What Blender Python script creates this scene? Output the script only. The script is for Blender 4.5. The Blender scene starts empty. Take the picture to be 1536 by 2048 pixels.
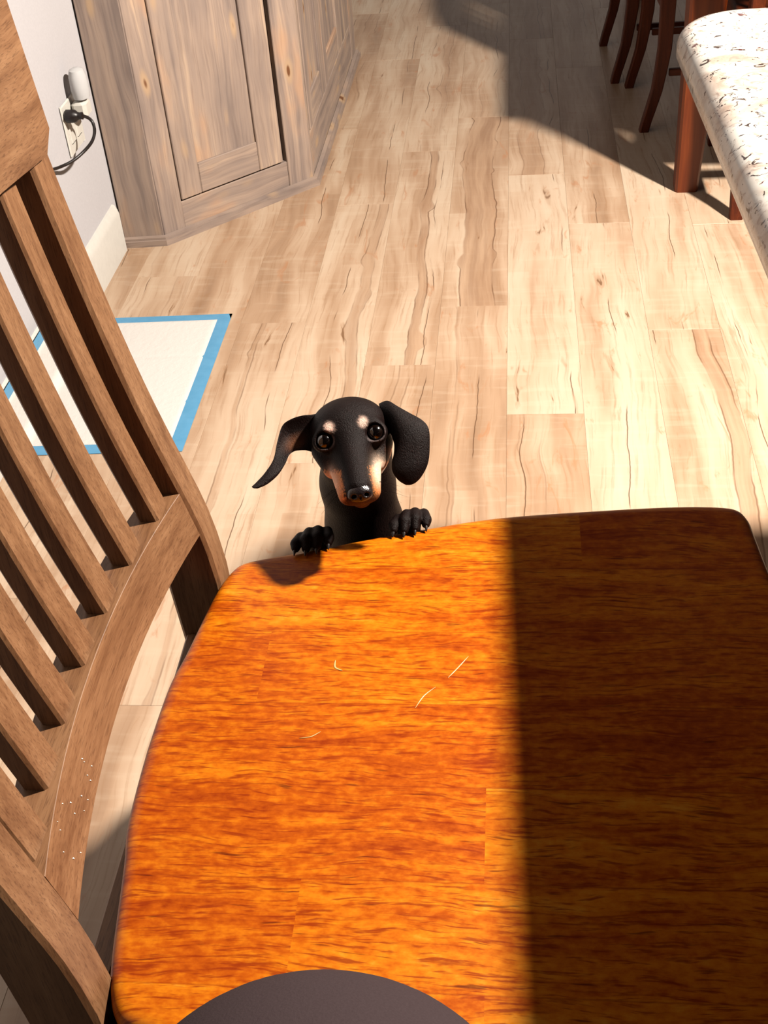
import bpy, bmesh, math, random
import numpy as np
from mathutils import Matrix, Vector

random.seed(7); np.random.seed(7)
SC = bpy.context.scene
COL = SC.collection

# ------------------------------------------------------------------ camera, world, light, exposure
cam_d = bpy.data.cameras.new('camera'); cam = bpy.data.objects.new('camera', cam_d); COL.objects.link(cam)
CM = ((0.99410581, 0.00393642, 0.10834271), (0.08265783, 0.61912862, -0.78092730), (-0.07015213, 0.78527973, 0.61515398))
cam.matrix_world = Matrix([[*CM[0], 0], [*CM[1], 0], [*CM[2], 1.4], [0, 0, 0, 1]])
cam_d.sensor_fit = 'AUTO'; cam_d.sensor_width = 36; cam_d.lens = 2437.27 / 2048 * 36
cam_d.clip_start = .02
SC.camera = cam

world = bpy.data.worlds.new('world'); SC.world = world; world.use_nodes = True
bg = world.node_tree.nodes['Background']
bg.inputs[0].default_value = (1.0, .74, .54, 1); bg.inputs[1].default_value = .012

def point(name, loc, power, radius, color):
    d = bpy.data.lights.new(name, 'POINT'); d.energy = power; d.shadow_soft_size = radius; d.color = color
    o = bpy.data.objects.new(name, d); o.location = loc; COL.objects.link(o); return o
point('pendant_light', (1.45, 1.64, 2.5), 1600, .075, (1, .90, .80))

SC.view_settings.view_transform = 'Standard'; SC.view_settings.look = 'None'
SC.view_settings.exposure = 0; SC.view_settings.gamma = 1; SC.view_settings.use_curve_mapping = False

# ------------------------------------------------------------------ helpers
ALB = .42        # all colours below are written relative to the brightest white of the room
class NT:
    def __init__(s, name):
        s.m = bpy.data.materials.new(name); s.m.use_nodes = True; s.t = s.m.node_tree; s.n = s.t.nodes; s.l = s.t.links
        s.b = s.n['Principled BSDF']
    def put(s, sock, v):
        if hasattr(v, 'is_output'): s.l.new(v, sock)
        elif isinstance(v, (tuple, list)):
            sock.default_value = tuple(v) + ((1,) if len(v) == 3 and len(sock.default_value) == 4 else ())
        else: sock.default_value = v
    def math(s, op, a, b=0.0, c=None, clamp=False):
        x = s.n.new('ShaderNodeMath'); x.operation = op; x.use_clamp = clamp
        s.put(x.inputs[0], a); s.put(x.inputs[1], b)
        if c is not None: s.put(x.inputs[2], c)
        return x.outputs[0]
    def step(s, v, a, b):            # smoothstep a..b
        x = s.n.new('ShaderNodeMapRange'); x.interpolation_type = 'SMOOTHSTEP'
        s.put(x.inputs[0], v); s.put(x.inputs[1], a); s.put(x.inputs[2], b); return x.outputs[0]
    def obj(s): return s.n.new('ShaderNodeTexCoord').outputs['Object']
    def attr(s, name, typ='OBJECT', out='Fac'):
        x = s.n.new('ShaderNodeAttribute'); x.attribute_type = typ; x.attribute_name = name; return x.outputs[out]
    def sep(s, v):
        x = s.n.new('ShaderNodeSeparateXYZ'); s.put(x.inputs[0], v); return x.outputs
    def com(s, a, b, c=0.0):
        x = s.n.new('ShaderNodeCombineXYZ'); s.put(x.inputs[0], a); s.put(x.inputs[1], b); s.put(x.inputs[2], c); return x.outputs[0]
    def vmul(s, v, k, add=(0, 0, 0)):
        x = s.n.new('ShaderNodeVectorMath'); x.operation = 'MULTIPLY_ADD'
        s.put(x.inputs[0], v); s.put(x.inputs[1], k); s.put(x.inputs[2], add); return x.outputs[0]
    def vadd(s, v, w):
        x = s.n.new('ShaderNodeVectorMath'); x.operation = 'ADD'; s.put(x.inputs[0], v); s.put(x.inputs[1], w); return x.outputs[0]
    def noise(s, v, scale=1.0, detail=3.0, rough=.55, dist=0.0, out=0):
        x = s.n.new('ShaderNodeTexNoise'); s.put(x.inputs['Vector'], v); s.put(x.inputs['Scale'], scale)
        x.inputs['Detail'].default_value = detail; x.inputs['Roughness'].default_value = rough; x.inputs['Distortion'].default_value = dist
        return x.outputs[out]
    def voro(s, v, scale, out='Distance', feature='F1', rnd=1.0):
        x = s.n.new('ShaderNodeTexVoronoi'); x.feature = feature; s.put(x.inputs['Vector'], v); s.put(x.inputs['Scale'], scale)
        x.inputs['Randomness'].default_value = rnd; return x.outputs[out]
    def white(s, v):
        x = s.n.new('ShaderNodeTexWhiteNoise'); s.put(x.inputs[0], v); return x.outputs[0]
    def mix(s, f, a, b, mode='MIX'):
        x = s.n.new('ShaderNodeMix'); x.data_type = 'RGBA'; x.blend_type = mode; x.clamp_factor = True
        s.put(x.inputs[0], f); s.put(x.inputs[6], a); s.put(x.inputs[7], b); return x.outputs[2]
    def ramp(s, f, *stops):
        x = s.n.new('ShaderNodeValToRGB'); e = x.color_ramp.elements
        while len(e) < len(stops): e.new(.5)
        for q, (p, c) in zip(e, stops): q.position = p; q.color = tuple(c) + (1,)
        s.put(x.inputs[0], f); return x.outputs[0]
    def bump(s, h, strength=.3, dist=.002):
        x = s.n.new('ShaderNodeBump'); x.inputs['Strength'].default_value = strength; x.inputs['Distance'].default_value = dist
        s.put(x.inputs['Height'], h); s.l.new(x.outputs[0], s.b.inputs['Normal'])
    def done(s, color, rough=.5, spec=.5, coat=0.0, coat_rough=.2, sheen=0.0):
        if isinstance(color, tuple): color = tuple(q * ALB for q in color)
        else: color = s.mix(1.0, color, (ALB, ALB, ALB), 'MULTIPLY')
        s.put(s.b.inputs['Base Color'], color); s.put(s.b.inputs['Roughness'], rough)
        s.b.inputs['Specular IOR Level'].default_value = spec
        s.b.inputs['Coat Weight'].default_value = coat; s.b.inputs['Coat Roughness'].default_value = coat_rough
        s.b.inputs['Sheen Weight'].default_value = sheen
        return s.m

def mesh(name, V, F, mat, parent=None, smooth=30, loc=None):
    me = bpy.data.meshes.new(name); me.from_pydata([tuple(v) for v in V], [], [tuple(f) for f in F]); me.update()
    bm = bmesh.new(); bm.from_mesh(me); bmesh.ops.recalc_face_normals(bm, faces=bm.faces); bm.to_mesh(me); bm.free()
    if smooth:
        for p in me.polygons: p.use_smooth = True
        if smooth < 180: me.set_sharp_from_angle(angle=math.radians(smooth))
    if mat: me.materials.append(mat)
    o = bpy.data.objects.new(name, me); COL.objects.link(o)
    if parent is not None: o.parent = parent
    if loc is not None: o.location = loc
    return o

class MB:
    def __init__(s): s.V = []; s.F = []
    def add(s, V, F):
        k = len(s.V); s.V += [tuple(v) for v in V]; s.F += [tuple(i + k for i in f) for f in F]
    def loft(s, rings, caps=True, closed=True):
        k = len(s.V); n = len(rings[0])
        for r in rings: s.V += [tuple(p) for p in r]
        for i in range(len(rings) - 1):
            for j in range(n if closed else n - 1):
                a = k + i * n + j; b = k + i * n + (j + 1) % n
                s.F.append((a, b, b + n, a + n))
        if caps:
            s.F.append(tuple(k + j for j in range(n))[::-1]); s.F.append(tuple(k + (len(rings) - 1) * n + j for j in range(n)))
    def cbox(s, x0, x1, y0, y1, z0, z1, c=.002, f=None):      # box with chamfered edges
        def ring(z, d):
            a, b, e, g = x0 + d, x1 - d, y0 + d, y1 - d
            return [(a + c, e, z), (b - c, e, z), (b, e + c, z), (b, g - c, z), (b - c, g, z), (a + c, g, z), (a, g - c, z), (a, e + c, z)]
        R = [ring(z0, c), ring(z0 + c, 0), ring(z1 - c, 0), ring(z1, c)]
        if f: R = [[f(*p) for p in r] for r in R]
        s.loft(R)
    def tube(s, P, r, n=10):
        rings = []; P = [Vector(p) for p in P]; up = Vector((.13, .31, .94))
        for i, p in enumerate(P):
            t = (P[min(i + 1, len(P) - 1)] - P[max(i - 1, 0)]).normalized()
            a = t.cross(up).normalized(); b = t.cross(a); rr = r[i] if isinstance(r, (list, tuple)) else r
            rings.append([p + (a * math.cos(q) + b * math.sin(q)) * rr for q in [2 * math.pi * j / n for j in range(n)]])
        s.loft(rings)
    def obj(s, name, mat, parent=None, smooth=30, loc=None): return mesh(name, s.V, s.F, mat, parent, smooth, loc)

def tag(o, label=None, cat=None, group=None, kind=None):
    if label: o['label'] = label
    if cat: o['category'] = cat
    if group: o['group'] = group
    if kind: o['kind'] = kind
    return o
def empty(name, loc=(0, 0, 0), rz=0.0, **k):
    o = bpy.data.objects.new(name, None); COL.objects.link(o); o.location = loc; o.rotation_euler.z = rz
    o.empty_display_size = .05
    return tag(o, **k)
def copy_tree(o, parent=None):
    c = o.copy(); COL.objects.link(c)
    if parent is not None: c.parent = parent
    for ch in list(o.children): copy_tree(ch, c)
    return c
def lerp_tab(tab, z):
    return float(np.interp(z, [t[0] for t in tab], [t[1] for t in tab]))
def catmull(P, n=8, closed=False):
    P = [np.array(p, float) for p in P]; out = []; m = len(P)
    for i in range(m if closed else m - 1):
        g = (lambda k: P[k % m]) if closed else (lambda k: P[min(max(k, 0), m - 1)])
        a, b, c, d = g(i - 1), g(i), g(i + 1), g(i + 2)
        for t in np.arange(n) / n:
            out.append(.5 * ((2 * b) + (c - a) * t + (2 * a - 5 * b + 4 * c - d) * t * t + (3 * b - a - 3 * c + d) * t ** 3))
    if not closed: out.append(P[-1])
    return out

# ------------------------------------------------------------------ materials
def mat_plank():
    n = NT('spalted_maple_plank'); o = n.obj(); s = n.sep(o); sd = n.attr('seed'); tone = n.attr('tone')
    x, y = s[0], s[1]
    P = n.com(x, y, sd)
    wob = n.noise(n.com(n.math('MULTIPLY', x, 1.5), n.math('MULTIPLY', y, 2.4), sd), 1.0, 2, .5)
    wob2 = n.noise(n.com(0.0, n.math('MULTIPLY', y, 11.0), n.math('ADD', sd, 5.0)), 1.0, 3, .6)
    xw = n.math('ADD', x, n.math('MULTIPLY', n.math('SUBTRACT', wob, .5), .070))
    xw = n.math('ADD', xw, n.math('MULTIPLY', n.math('SUBTRACT', wob2, .5), .009))
    broad = n.noise(n.com(n.math('MULTIPLY', xw, 14.0), n.math('MULTIPLY', y, 1.6), sd), 1.0, 3, .55)
    col3 = n.math('FLOOR', n.math('DIVIDE', n.math('ADD', x, .0785), .0523))
    brk = n.math('FLOOR', n.math('ADD', n.math('MULTIPLY', y, 2.1), n.math('MULTIPLY', n.white(n.com(col3, sd, 0.0)), 5.0)))
    strip = n.white(n.com(col3, brk, sd))
    tone2 = n.math('ADD', tone, n.math('MULTIPLY', n.math('SUBTRACT', strip, .5), .085))
    base = n.ramp(n.math('ADD', broad, tone2), (.30, (.80, .625, .455)), (.48, (.72, .520, .355)), (.63, (.57, .370, .230)), (.88, (.38, .225, .13)))
    grain = n.noise(n.com(n.math('MULTIPLY', xw, 150.0), n.math('MULTIPLY', y, 5.0), sd), 1.0, 3, .6)
    base = n.mix(n.math('MULTIPLY', n.step(grain, .50, .76), .50), base, (.40, .22, .11))
    curl = n.noise(n.com(n.math('MULTIPLY', x, 9.0), n.math('MULTIPLY', y, 55.0), sd), 1.0, 2, .5)
    base = n.mix(n.math('MULTIPLY', n.step(curl, .5, .75), .15), base, (.93, .78, .58))
    blot = n.noise(n.com(n.math('MULTIPLY', x, 26.0), n.math('MULTIPLY', y, 7.0), n.math('ADD', sd, 9.0)), 1.0, 4, .65, 1.2)
    base = n.mix(n.math('MULTIPLY', n.step(blot, .60, .72), .55), base, (.56, .25, .11))
    # heartwood band with dark wavering edges
    d = n.math('ABSOLUTE', n.math('SUBTRACT', xw, n.attr('band_at')))
    hw = n.attr('band_half')
    side = n.math('SIGN', n.math('SUBTRACT', xw, n.attr('band_at')))
    knob = n.step(n.noise(n.com(n.math('MULTIPLY', side, 3.0), n.math('MULTIPLY', y, 7.0), n.math('ADD', sd, 12.0)), 1.0, 1, .5), .58, .80)
    d = n.math('SUBTRACT', d, n.math('MULTIPLY', knob, .022))
    inside = n.math('SUBTRACT', 1.0, n.step(n.math('SUBTRACT', d, hw), -.004, .003))
    amt = n.step(n.noise(n.com(0.0, n.math('MULTIPLY', y, 2.6), n.math('ADD', sd, 3.0)), 1.0, 2, .5), .25, .45)
    amt = n.math('MULTIPLY', amt, n.attr('band_on'))
    hg = n.noise(n.com(n.math('MULTIPLY', xw, 60.0), n.math('MULTIPLY', y, 3.0), sd), 1.0, 3, .6)
    base = n.mix(n.math('MULTIPLY', n.math('MULTIPLY', inside, amt), .75), base, n.ramp(hg, (.35, (.40, .225, .125)), (.65, (.60, .385, .235))))
    edge = n.math('SUBTRACT', 1.0, n.step(n.math('ABSOLUTE', n.math('SUBTRACT', d, hw)), .0004, .0026))
    ea = n.step(n.noise(n.com(n.math('MULTIPLY', side, 2.0), n.math('MULTIPLY', y, 4.0), n.math('ADD', sd, 1.7)), 1.0, 2, .6), .40, .60)
    base = n.mix(n.math('MULTIPLY', n.math('MULTIPLY', edge, ea), n.math('MULTIPLY', n.attr('band_on'), .8)), base, (.17, .075, .03))
    # thin spalting lines
    d2 = n.math('ABSOLUTE', n.math('SUBTRACT', xw, n.attr('line_at')))
    ln = n.math('SUBTRACT', 1.0, n.step(d2, .0003, .0016))
    la = n.step(n.noise(n.com(0.0, n.math('MULTIPLY', y, 3.4), n.math('ADD', sd, 7.1)), 1.0, 2, .6), .47, .54)
    base = n.mix(n.math('MULTIPLY', n.math('MULTIPLY', ln, la), .85), base, (.12, .052, .02))
    # dark bark streaks and knots
    stv = n.com(n.math('MULTIPLY', xw, 42.0), n.math('MULTIPLY', y, 6.0), n.math('ADD', sd, 21.0))
    st = n.noise(stv, 1.0, 3, .6, .6)
    base = n.mix(n.math('MULTIPLY', n.step(st, .715, .755), .85), base, (.13, .055, .022))
    base = n.mix(n.math('MULTIPLY', n.step(st, .64, .715), .35), base, (.42, .22, .10))
    n.bump(grain, .12, .0006)
    return n.done(base, n.math('ADD', .34, n.math('MULTIPLY', grain, .12)), .35)

def mat_seat():
    n = NT('orange_stained_seat_wood'); o = n.obj(); s = n.sep(o); x, y = s[0], s[1]
    row = n.math('FLOOR', n.math('DIVIDE', n.math('ADD', y, 2.013), .094))
    rr = n.white(n.com(row, 3.0, 1.0))
    seg = n.math('FLOOR', n.math('DIVIDE', n.math('ADD', x, n.math('MULTIPLY', rr, .7)), .62))
    sr = n.white(n.com(row, seg, 4.0))
    w = n.noise(n.com(n.math('MULTIPLY', x, 4.0), n.math('MULTIPLY', y, 9.0), sr), 1.0, 3, .55)
    yw = n.math('ADD', y, n.math('MULTIPLY', n.math('SUBTRACT', w, .5), .05))
    off = n.math('MULTIPLY', sr, 17.0)
    fig = n.noise(n.com(n.math('MULTIPLY', x, 7.0), n.math('MULTIPLY', yw, 55.0), off), 1.0, 4, .6)
    fine = n.noise(n.com(n.math('MULTIPLY', x, 30.0), n.math('MULTIPLY', yw, 330.0), off), 1.0, 3, .65)
    mott = n.noise(n.com(n.math('MULTIPLY', x, 95.0), n.math('MULTIPLY', y, 150.0), off), 1.0, 3, .6)
    f = n.math('ADD', n.math('MULTIPLY', fig, .50), n.math('ADD', n.math('MULTIPLY', mott, .36), n.math('MULTIPLY', sr, .09)))
    c = n.ramp(f, (.27, (.27, .026, .0004)), (.42, (.50, .092, .001)), (.56, (.74, .215, .004)), (.74, (.90, .40, .035)))
    c = n.mix(n.math('MULTIPLY', n.step(fine, .50, .66), .80), c, (.26, .024, .0005))
    c = n.mix(n.math('MULTIPLY', n.step(n.noise(n.com(n.math('MULTIPLY', x, 18.0), n.math('MULTIPLY', yw, 210.0), 9.0), 1.0, 2, .6), .64, .72), .7), c, (.10, .008, .0004))
    fr = n.math('FRACT', n.math('DIVIDE', n.math('ADD', y, 2.013), .094))
    jn = n.math('SUBTRACT', 1.0, n.step(n.math('MINIMUM', fr, n.math('SUBTRACT', 1.0, fr)), .004, .012))
    c = n.mix(n.math('MULTIPLY', jn, .35), c, (.22, .018, .0006))
    n.bump(fine, .10, .0006)
    return n.done(c, n.math('ADD', .30, n.math('MULTIPLY', mott, .12)), .16, 0.0)

def mat_frame(name, axis, tint=(1, 1, 1)):
    n = NT(name); o = n.obj(); k = {'x': (5, 75, 75), 'y': (75, 5, 75), 'z': (75, 75, 5)}[axis]
    a = n.noise(n.vmul(o, k), 1.0, 3, .6, .4); k2 = tuple(q * 5 for q in k)
    b = n.noise(n.vmul(o, k2), 1.0, 2, .6)
    c = n.ramp(n.math('ADD', n.math('MULTIPLY', a, .7), n.math('MULTIPLY', b, .3)),
               (.30, tuple(q * t for q, t in zip((.140, .058, .023), tint))), (.52, tuple(q * t for q, t in zip((.245, .118, .053), tint))), (.75, tuple(q * t for q, t in zip((.35, .185, .090), tint))))
    p = n.noise(n.vmul(o, tuple(q * 11 for q in k)), 1.0, 2, .6)
    c = n.mix(n.math('MULTIPLY', n.step(p, .52, .68), .5), c, tuple(q * t for q, t in zip((.075, .030, .012), tint)))
    n.bump(p, .15, .0006)
    return n.done(c, .45, .22)

def mat_redwood():
    n = NT('dark_red_table_wood'); o = n.obj()
    a = n.noise(n.vmul(o, (50, 50, 3)), 1.0, 3, .6, .4)
    c = n.ramp(a, (.3, (.13, .018, .003)), (.6, (.25, .048, .008)), (.8, (.31, .07, .012)))
    return n.done(c, .36, .4)

def mat_cabinet():
    n = NT('weathered_grey_stained_pine'); o = n.obj(); s = n.sep(o); sd = n.attr('seed')
    # grain runs along local z of each board (object space already turned per board)
    u = n.math('ADD', s[0], n.math('MULTIPLY', s[1], 1.0)); z = s[2]
    horiz = n.attr('grain_across')
    a1 = n.math('ADD', n.math('MULTIPLY', u, n.math('SUBTRACT', 1.0, horiz)), n.math('MULTIPLY', z, horiz))
    a2 = n.math('ADD', n.math('MULTIPLY', z, n.math('SUBTRACT', 1.0, horiz)), n.math('MULTIPLY', u, horiz))
    wv = n.noise(n.com(n.math('MULTIPLY', a1, 9.0), n.math('MULTIPLY', a2, 2.6), sd), 1.0, 3, .5)
    aw = n.math('ADD', a1, n.math('MULTIPLY', n.math('SUBTRACT', wv, .5), .055))
    ring = n.noise(n.com(n.math('MULTIPLY', aw, 46.0), n.math('MULTIPLY', a2, 1.0), sd), 1.0, 3, .6)
    fine = n.noise(n.com(n.math('MULTIPLY', aw, 230.0), n.math('MULTIPLY', a2, 9.0), sd), 1.0, 2, .6)
    big = n.noise(n.com(n.math('MULTIPLY', a1, 8.0), n.math('MULTIPLY', a2, 3.0), n.math('ADD', sd, 4.0)), 1.0, 3, .55)
    c = n.ramp(n.math('ADD', n.math('MULTIPLY', ring, .55), n.math('MULTIPLY', big, .45)),
               (.32, (.225, .175, .158)), (.44, (.40, .302, .250)), (.55, (.52, .385, .300)), (.68, (.82, .60, .41)))
    c = n.mix(n.math('MULTIPLY', n.step(fine, .45, .72), .35), c, (.24, .165, .135))
    c = n.mix(n.math('MULTIPLY', n.step(big, .56, .70), .6), c, (.66, .37, .21))
    kv = n.com(n.math('MULTIPLY', aw, 15.0), n.math('MULTIPLY', a2, 5.0), sd)
    k = n.voro(kv, 1.0)
    c = n.mix(n.math('SUBTRACT', 1.0, n.step(k, .09, .24)), c, (.62, .42, .26))
    c = n.mix(n.math('SUBTRACT', 1.0, n.step(k, .05, .10)), c, (.22, .085, .03))
    n.bump(fine, .15, .0008)
    return n.done(c, .55, .3)

def mat_granite():
    n = NT('white_granite'); o = n.obj()
    dx = n.vadd(o, n.vmul(n.noise(o, 14.0, 3, .6, 0, 1), (.03, .03, .03)))
    a = n.noise(o, 16.0, 4, .6, .8); b = n.noise(dx, 52.0, 4, .65, 1.4)
    c = n.ramp(a, (.30, (.50, .385, .31)), (.44, (.68, .60, .52)), (.58, (.78, .74, .67)))
    c = n.mix(n.math('MULTIPLY', n.step(b, .53, .66), .8), c, (.36, .27, .225))
    fl = n.noise(n.vmul(dx, (1, 1.0, 1)), 58.0, 3, .6, 1.8)
    c = n.mix(n.math('MULTIPLY', n.step(fl, .605, .645), .95), c, (.035, .018, .016))
    fl2 = n.noise(n.vadd(dx, (3, 1, 7)), 30.0, 3, .6, 1.0)
    c = n.mix(n.math('MULTIPLY', n.step(fl2, .655, .68), .9), c, (.12, .03, .03))
    return n.done(c, .16, .5)

def mat_plain(name, col, rough=.5, spec=.5, noise=0, coat=0.0, scale=60):
    n = NT(name)
    if noise:
        a = n.noise(n.obj(), scale, 3, .6)
        n.bump(a, noise, .001)
        c = n.mix(a, tuple(q * .9 for q in col), tuple(min(1, q * 1.08) for q in col))
        return n.done(c, rough, spec, coat)
    return n.done(col, rough, spec, coat)

M_PLANK = mat_plank(); M_SEAT = mat_seat()
M_FX = mat_frame('brown_wood_x', 'x'); M_FY = mat_frame('brown_wood_y', 'y'); M_FZ = mat_frame('brown_wood_z', 'z')
M_RED = mat_redwood(); M_CAB = mat_cabinet(); M_GRAN = mat_granite()
M_WALL = mat_plain('pale_wall_paint', (.70, .68, .70), .7, .2, .10, 0, 220)
M_TRIM = mat_plain('white_trim_paint', (.86, .83, .76), .4, .4, .03)
M_SUB = mat_plain('dark_subfloor', (.10, .06, .035), .9, .1, .1)
M_BLACK = mat_plain('black_rubber', (.012, .007, .006), .4, .4, .05)
M_WPLAST = mat_plain('white_plastic', (.85, .82, .74), .3, .5, .02)
M_DARKCAB = mat_plain('dark_island_panel', (.10, .07, .055), .6, .3, .1)

# ------------------------------------------------------------------ floor of planks
PW, PL = .157, 1.215
floor = MB(); floor.cbox(-1.3, 3.0, -1.5, 7.0, -.06, -.0125, .002)
floor = tag(floor.obj('floor', M_SUB), kind='structure')
def plank_mesh(w, l):
    b = MB(); g = .0001; c = .00045
    x, y = w / 2 - g, l / 2 - g
    R = [[(-x, -y, -.012), (x, -y, -.012), (x, y, -.012), (-x, y, -.012)],
         [(-x, -y, -c), (x, -y, -c), (x, y, -c), (-x, y, -c)],
         [(-x + c, -y + c, 0), (x - c, -y + c, 0), (x - c, y - c, 0), (-x + c, y - c, 0)]]
    b.loft(R); return b
JOINT = {-1: 2.560, 0: 2.100, 1: 2.989, 2: 2.432, -2: 2.300, -3: 1.935, -4: 2.500, -5: 2.098, 3: 1.75, 4: 2.6, -6: 2.75, -7: 1.7}
# planks told apart in the photo: (column, n-th joint after the base) -> tone, band_at, band_half, band_on, line_at
LOOK = {(-1, 0): (.06, .0, .040, 1.0, .3), (-1, -1): (.13, -.03, .004, .5, .015), (-1, 1): (.02, .02, .03, .3, .03),
        (-2, 0): (.02, .02, .010, 1.0, .045), (-2, -1): (.07, .0, .012, .6, .05), (-2, 1): (.03, .02, .010, .5, -.03),
        (0, 0): (-.07, .3, .01, 0, .055), (0, -1): (.12, -.03, .02, .4, -.05), (0, 1): (.06, -.01, .03, .5, .05),
        (1, -1): (-.06, .3, .01, 0, .0), (1, 0): (.09, .3, .01, 0, .0), (1, 1): (.06, .0, .02, .4, .04),
        (2, -1): (.05, .045, .016, .9, -.06), (2, 0): (-.05, .3, .01, 0, .015), (2, 1): (.04, .3, .01, 0, -.02),
        (3, 0): (-.05, .3, .01, 0, -.04), (3, 1): (-.03, .3, .01, 0, .02),
        (-3, -1): (.12, .3, .01, 0, -.06), (-3, 0): (.02, .045, .012, .7, .0), (-3, 1): (.03, .3, .01, 0, .04),
        (-4, -1): (-.02, -.02, .005, .7, .045), (-4, 0): (.13, .3, .01, 0, .03), (-4, 1): (.10, .02, .02, .5, -.05), (-4, -2): (.09, .3, .01, 0, .3),
        (-5, -1): (.04, .3, .01, 0, .03), (-5, 0): (.10, .3, .01, 0, .3)}
full = None; rnd = random.Random(3)
for k in range(-8, 15):
    xc = -.02 + PW * (k + .5)
    if k == -7: w = PW
    j0 = JOINT.get(k, rnd.uniform(1.6, 2.8))
    if xc < -1.1: continue
    for q in range(-4, 5):
        y0 = j0 + PL * q; y1 = y0 + PL
        if y1 < -.9 or y0 > 6.6 or xc > 2.4: continue
        if full is None: full = plank_mesh(PW, PL).obj('plank', M_PLANK, floor, smooth=0); p = full
        else: p = full.copy(); COL.objects.link(p)
        p.location = (xc, (y0 + y1) / 2, 0)
        r = rnd.random
        lk = LOOK.get((k, q)) or (r() * .16 - .04, r() * .08 - .04, .004 + r() * .03, (r() > .55) * r(), r() * .13 - .065)
        p['seed'] = float(r() * 50 + .37); p['tone'], p['band_at'], p['band_half'], p['band_on'], p['line_at'] = map(float, lk)

# ------------------------------------------------------------------ walls and baseboard
b = MB(); b.cbox(-1.16, -1.043, -1.5, 6.9, 0, 2.6, .002); tag(b.obj('wall_left', M_WALL), kind='structure')
b = MB(); b.cbox(-1.16, 3.0, 6.9, 7.0, 0, 2.6, .002); tag(b.obj('wall_back', M_WALL), kind='structure')
b = MB()
prof = [(-1.043, 0), (-1.028, 0), (-1.028, .104), (-1.031, .116), (-1.037, .128), (-1.043, .130)]
b.loft([[(x, y, z) for x, z in prof] for y in (-1.5, 2.908)])
tag(b.obj('baseboard_left', M_TRIM, smooth=20), kind='structure')

# ------------------------------------------------------------------ grey corner cabinet
W0, A0, B0, C0 = (np.array(p) for p in ((-1.041, 2.917), (-.922, 2.926), (-.557, 3.293), (-.55, 4.423)))
def inset(d):
    P = [W0, A0, B0, C0]; out = []
    N = []
    for i in range(3):
        u = (P[i + 1] - P[i]) / np.linalg.norm(P[i + 1] - P[i]); N.append(np.array([-u[1], u[0]]))   # inward (left of travel)
    out.append(P[0] + N[0] * d)
    for i in (0, 1):
        m = (N[i] + N[i + 1]); m /= np.linalg.norm(m); out.append(P[i + 1] + m * d / (m @ N[i]))
    out.append(P[3] + N[2] * d); return out, N
cab = empty('corner_cabinet', (-.80, 3.6, 0), label='weathered grey stained pine corner cabinet with an angled panel door, by the white wall', cat='cabinet')
Q, QN = inset(.018)
rnd = random.Random(11)
def board(name, face, t0, t1, z0, z1, d0, d1, across=0.0, parent=cab, c=.002, tilt=None):
    """a board on a cabinet face: t along the face, d outwards from its plane"""
    p, u, nn = Q[face], (Q[face + 1] - Q[face]), -QN[face]
    u = u / np.linalg.norm(u)
    b = MB(); w, h = (t1 - t0) / 2, (z1 - z0) / 2
    b.cbox(-w, w, -d1, -d0, -h, h, min(c, w * .4, h * .4, abs(d1 - d0) * .4))
    cc = p + u * (t0 + t1) / 2
    o = b.obj(name, M_CAB, parent)
    ang = math.atan2(u[1], u[0])
    base = Vector((0, 0, 0)) if parent is cab else None
    mw = Matrix.Translation((cc[0], cc[1], (z0 + z1) / 2)) @ Matrix.Rotation(ang, 4, 'Z')
    pm = Matrix.Translation(cab.location)
    if parent is not cab: pm = pm @ parent.matrix_basis
    o.matrix_basis = pm.inverted() @ mw
    o['seed'] = rnd.random() * 30; o['grain_across'] = float(across)
    return o
L0, L1, L2 = (float(np.linalg.norm(Q[i + 1] - Q[i])) for i in range(3))
TOP = .95
# carcass core
b = MB(); Qi, _ = inset(.045)
ring = [(-1.036, Qi[0][1])] + [tuple(p) for p in Qi[1:]] + [(-1.036, 4.38)]
b.loft([[(x + .80, y - 3.6, z) for x, y in ring] for z in (.01, TOP - .02)])
o = b.obj('carcass', M_CAB, cab); o['seed'] = 2.0; o['grain_across'] = 0.0
b = MB(); Qt, _ = inset(-.012)
ring = [(-1.036, Qt[0][1])] + [tuple(p) for p in Qt[1:]] + [(-1.036, 4.43)]
b.loft([[(x + .80, y - 3.6, z) for x, y in ring] for z in (TOP - .02, TOP)])
o = b.obj('cabinet_top', M_CAB, cab); o['seed'] = 7.0; o['grain_across'] = 0.0
board('side_panel', 0, .004, L0 - .001, .018, TOP - .02, -.02, 0)
# angled face
board('stile', 1, .0, .0685, .018, TOP - .02, -.02, 0)
board('stile', 1, .421, L1, .018, TOP - .02, -.02, 0)
board('kick_rail', 1, .0665, .4205, .018, .094, -.02, -.001, 1)
dr = board('door', 1, .125, .340, .175, .86, -.008, -.004)
board('door_stile', 1, .070, .1345, .099, .92, -.012, .004, 0, dr)
board('door_stile', 1, .3265, .405, .099, .92, -.012, .004, 0, dr)
board('door_rail', 1, .135, .326, .099, .180, -.012, .0035, 1, dr)
board('door_rail', 1, .135, .326, .84, .92, -.012, .0035, 1, dr)
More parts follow.
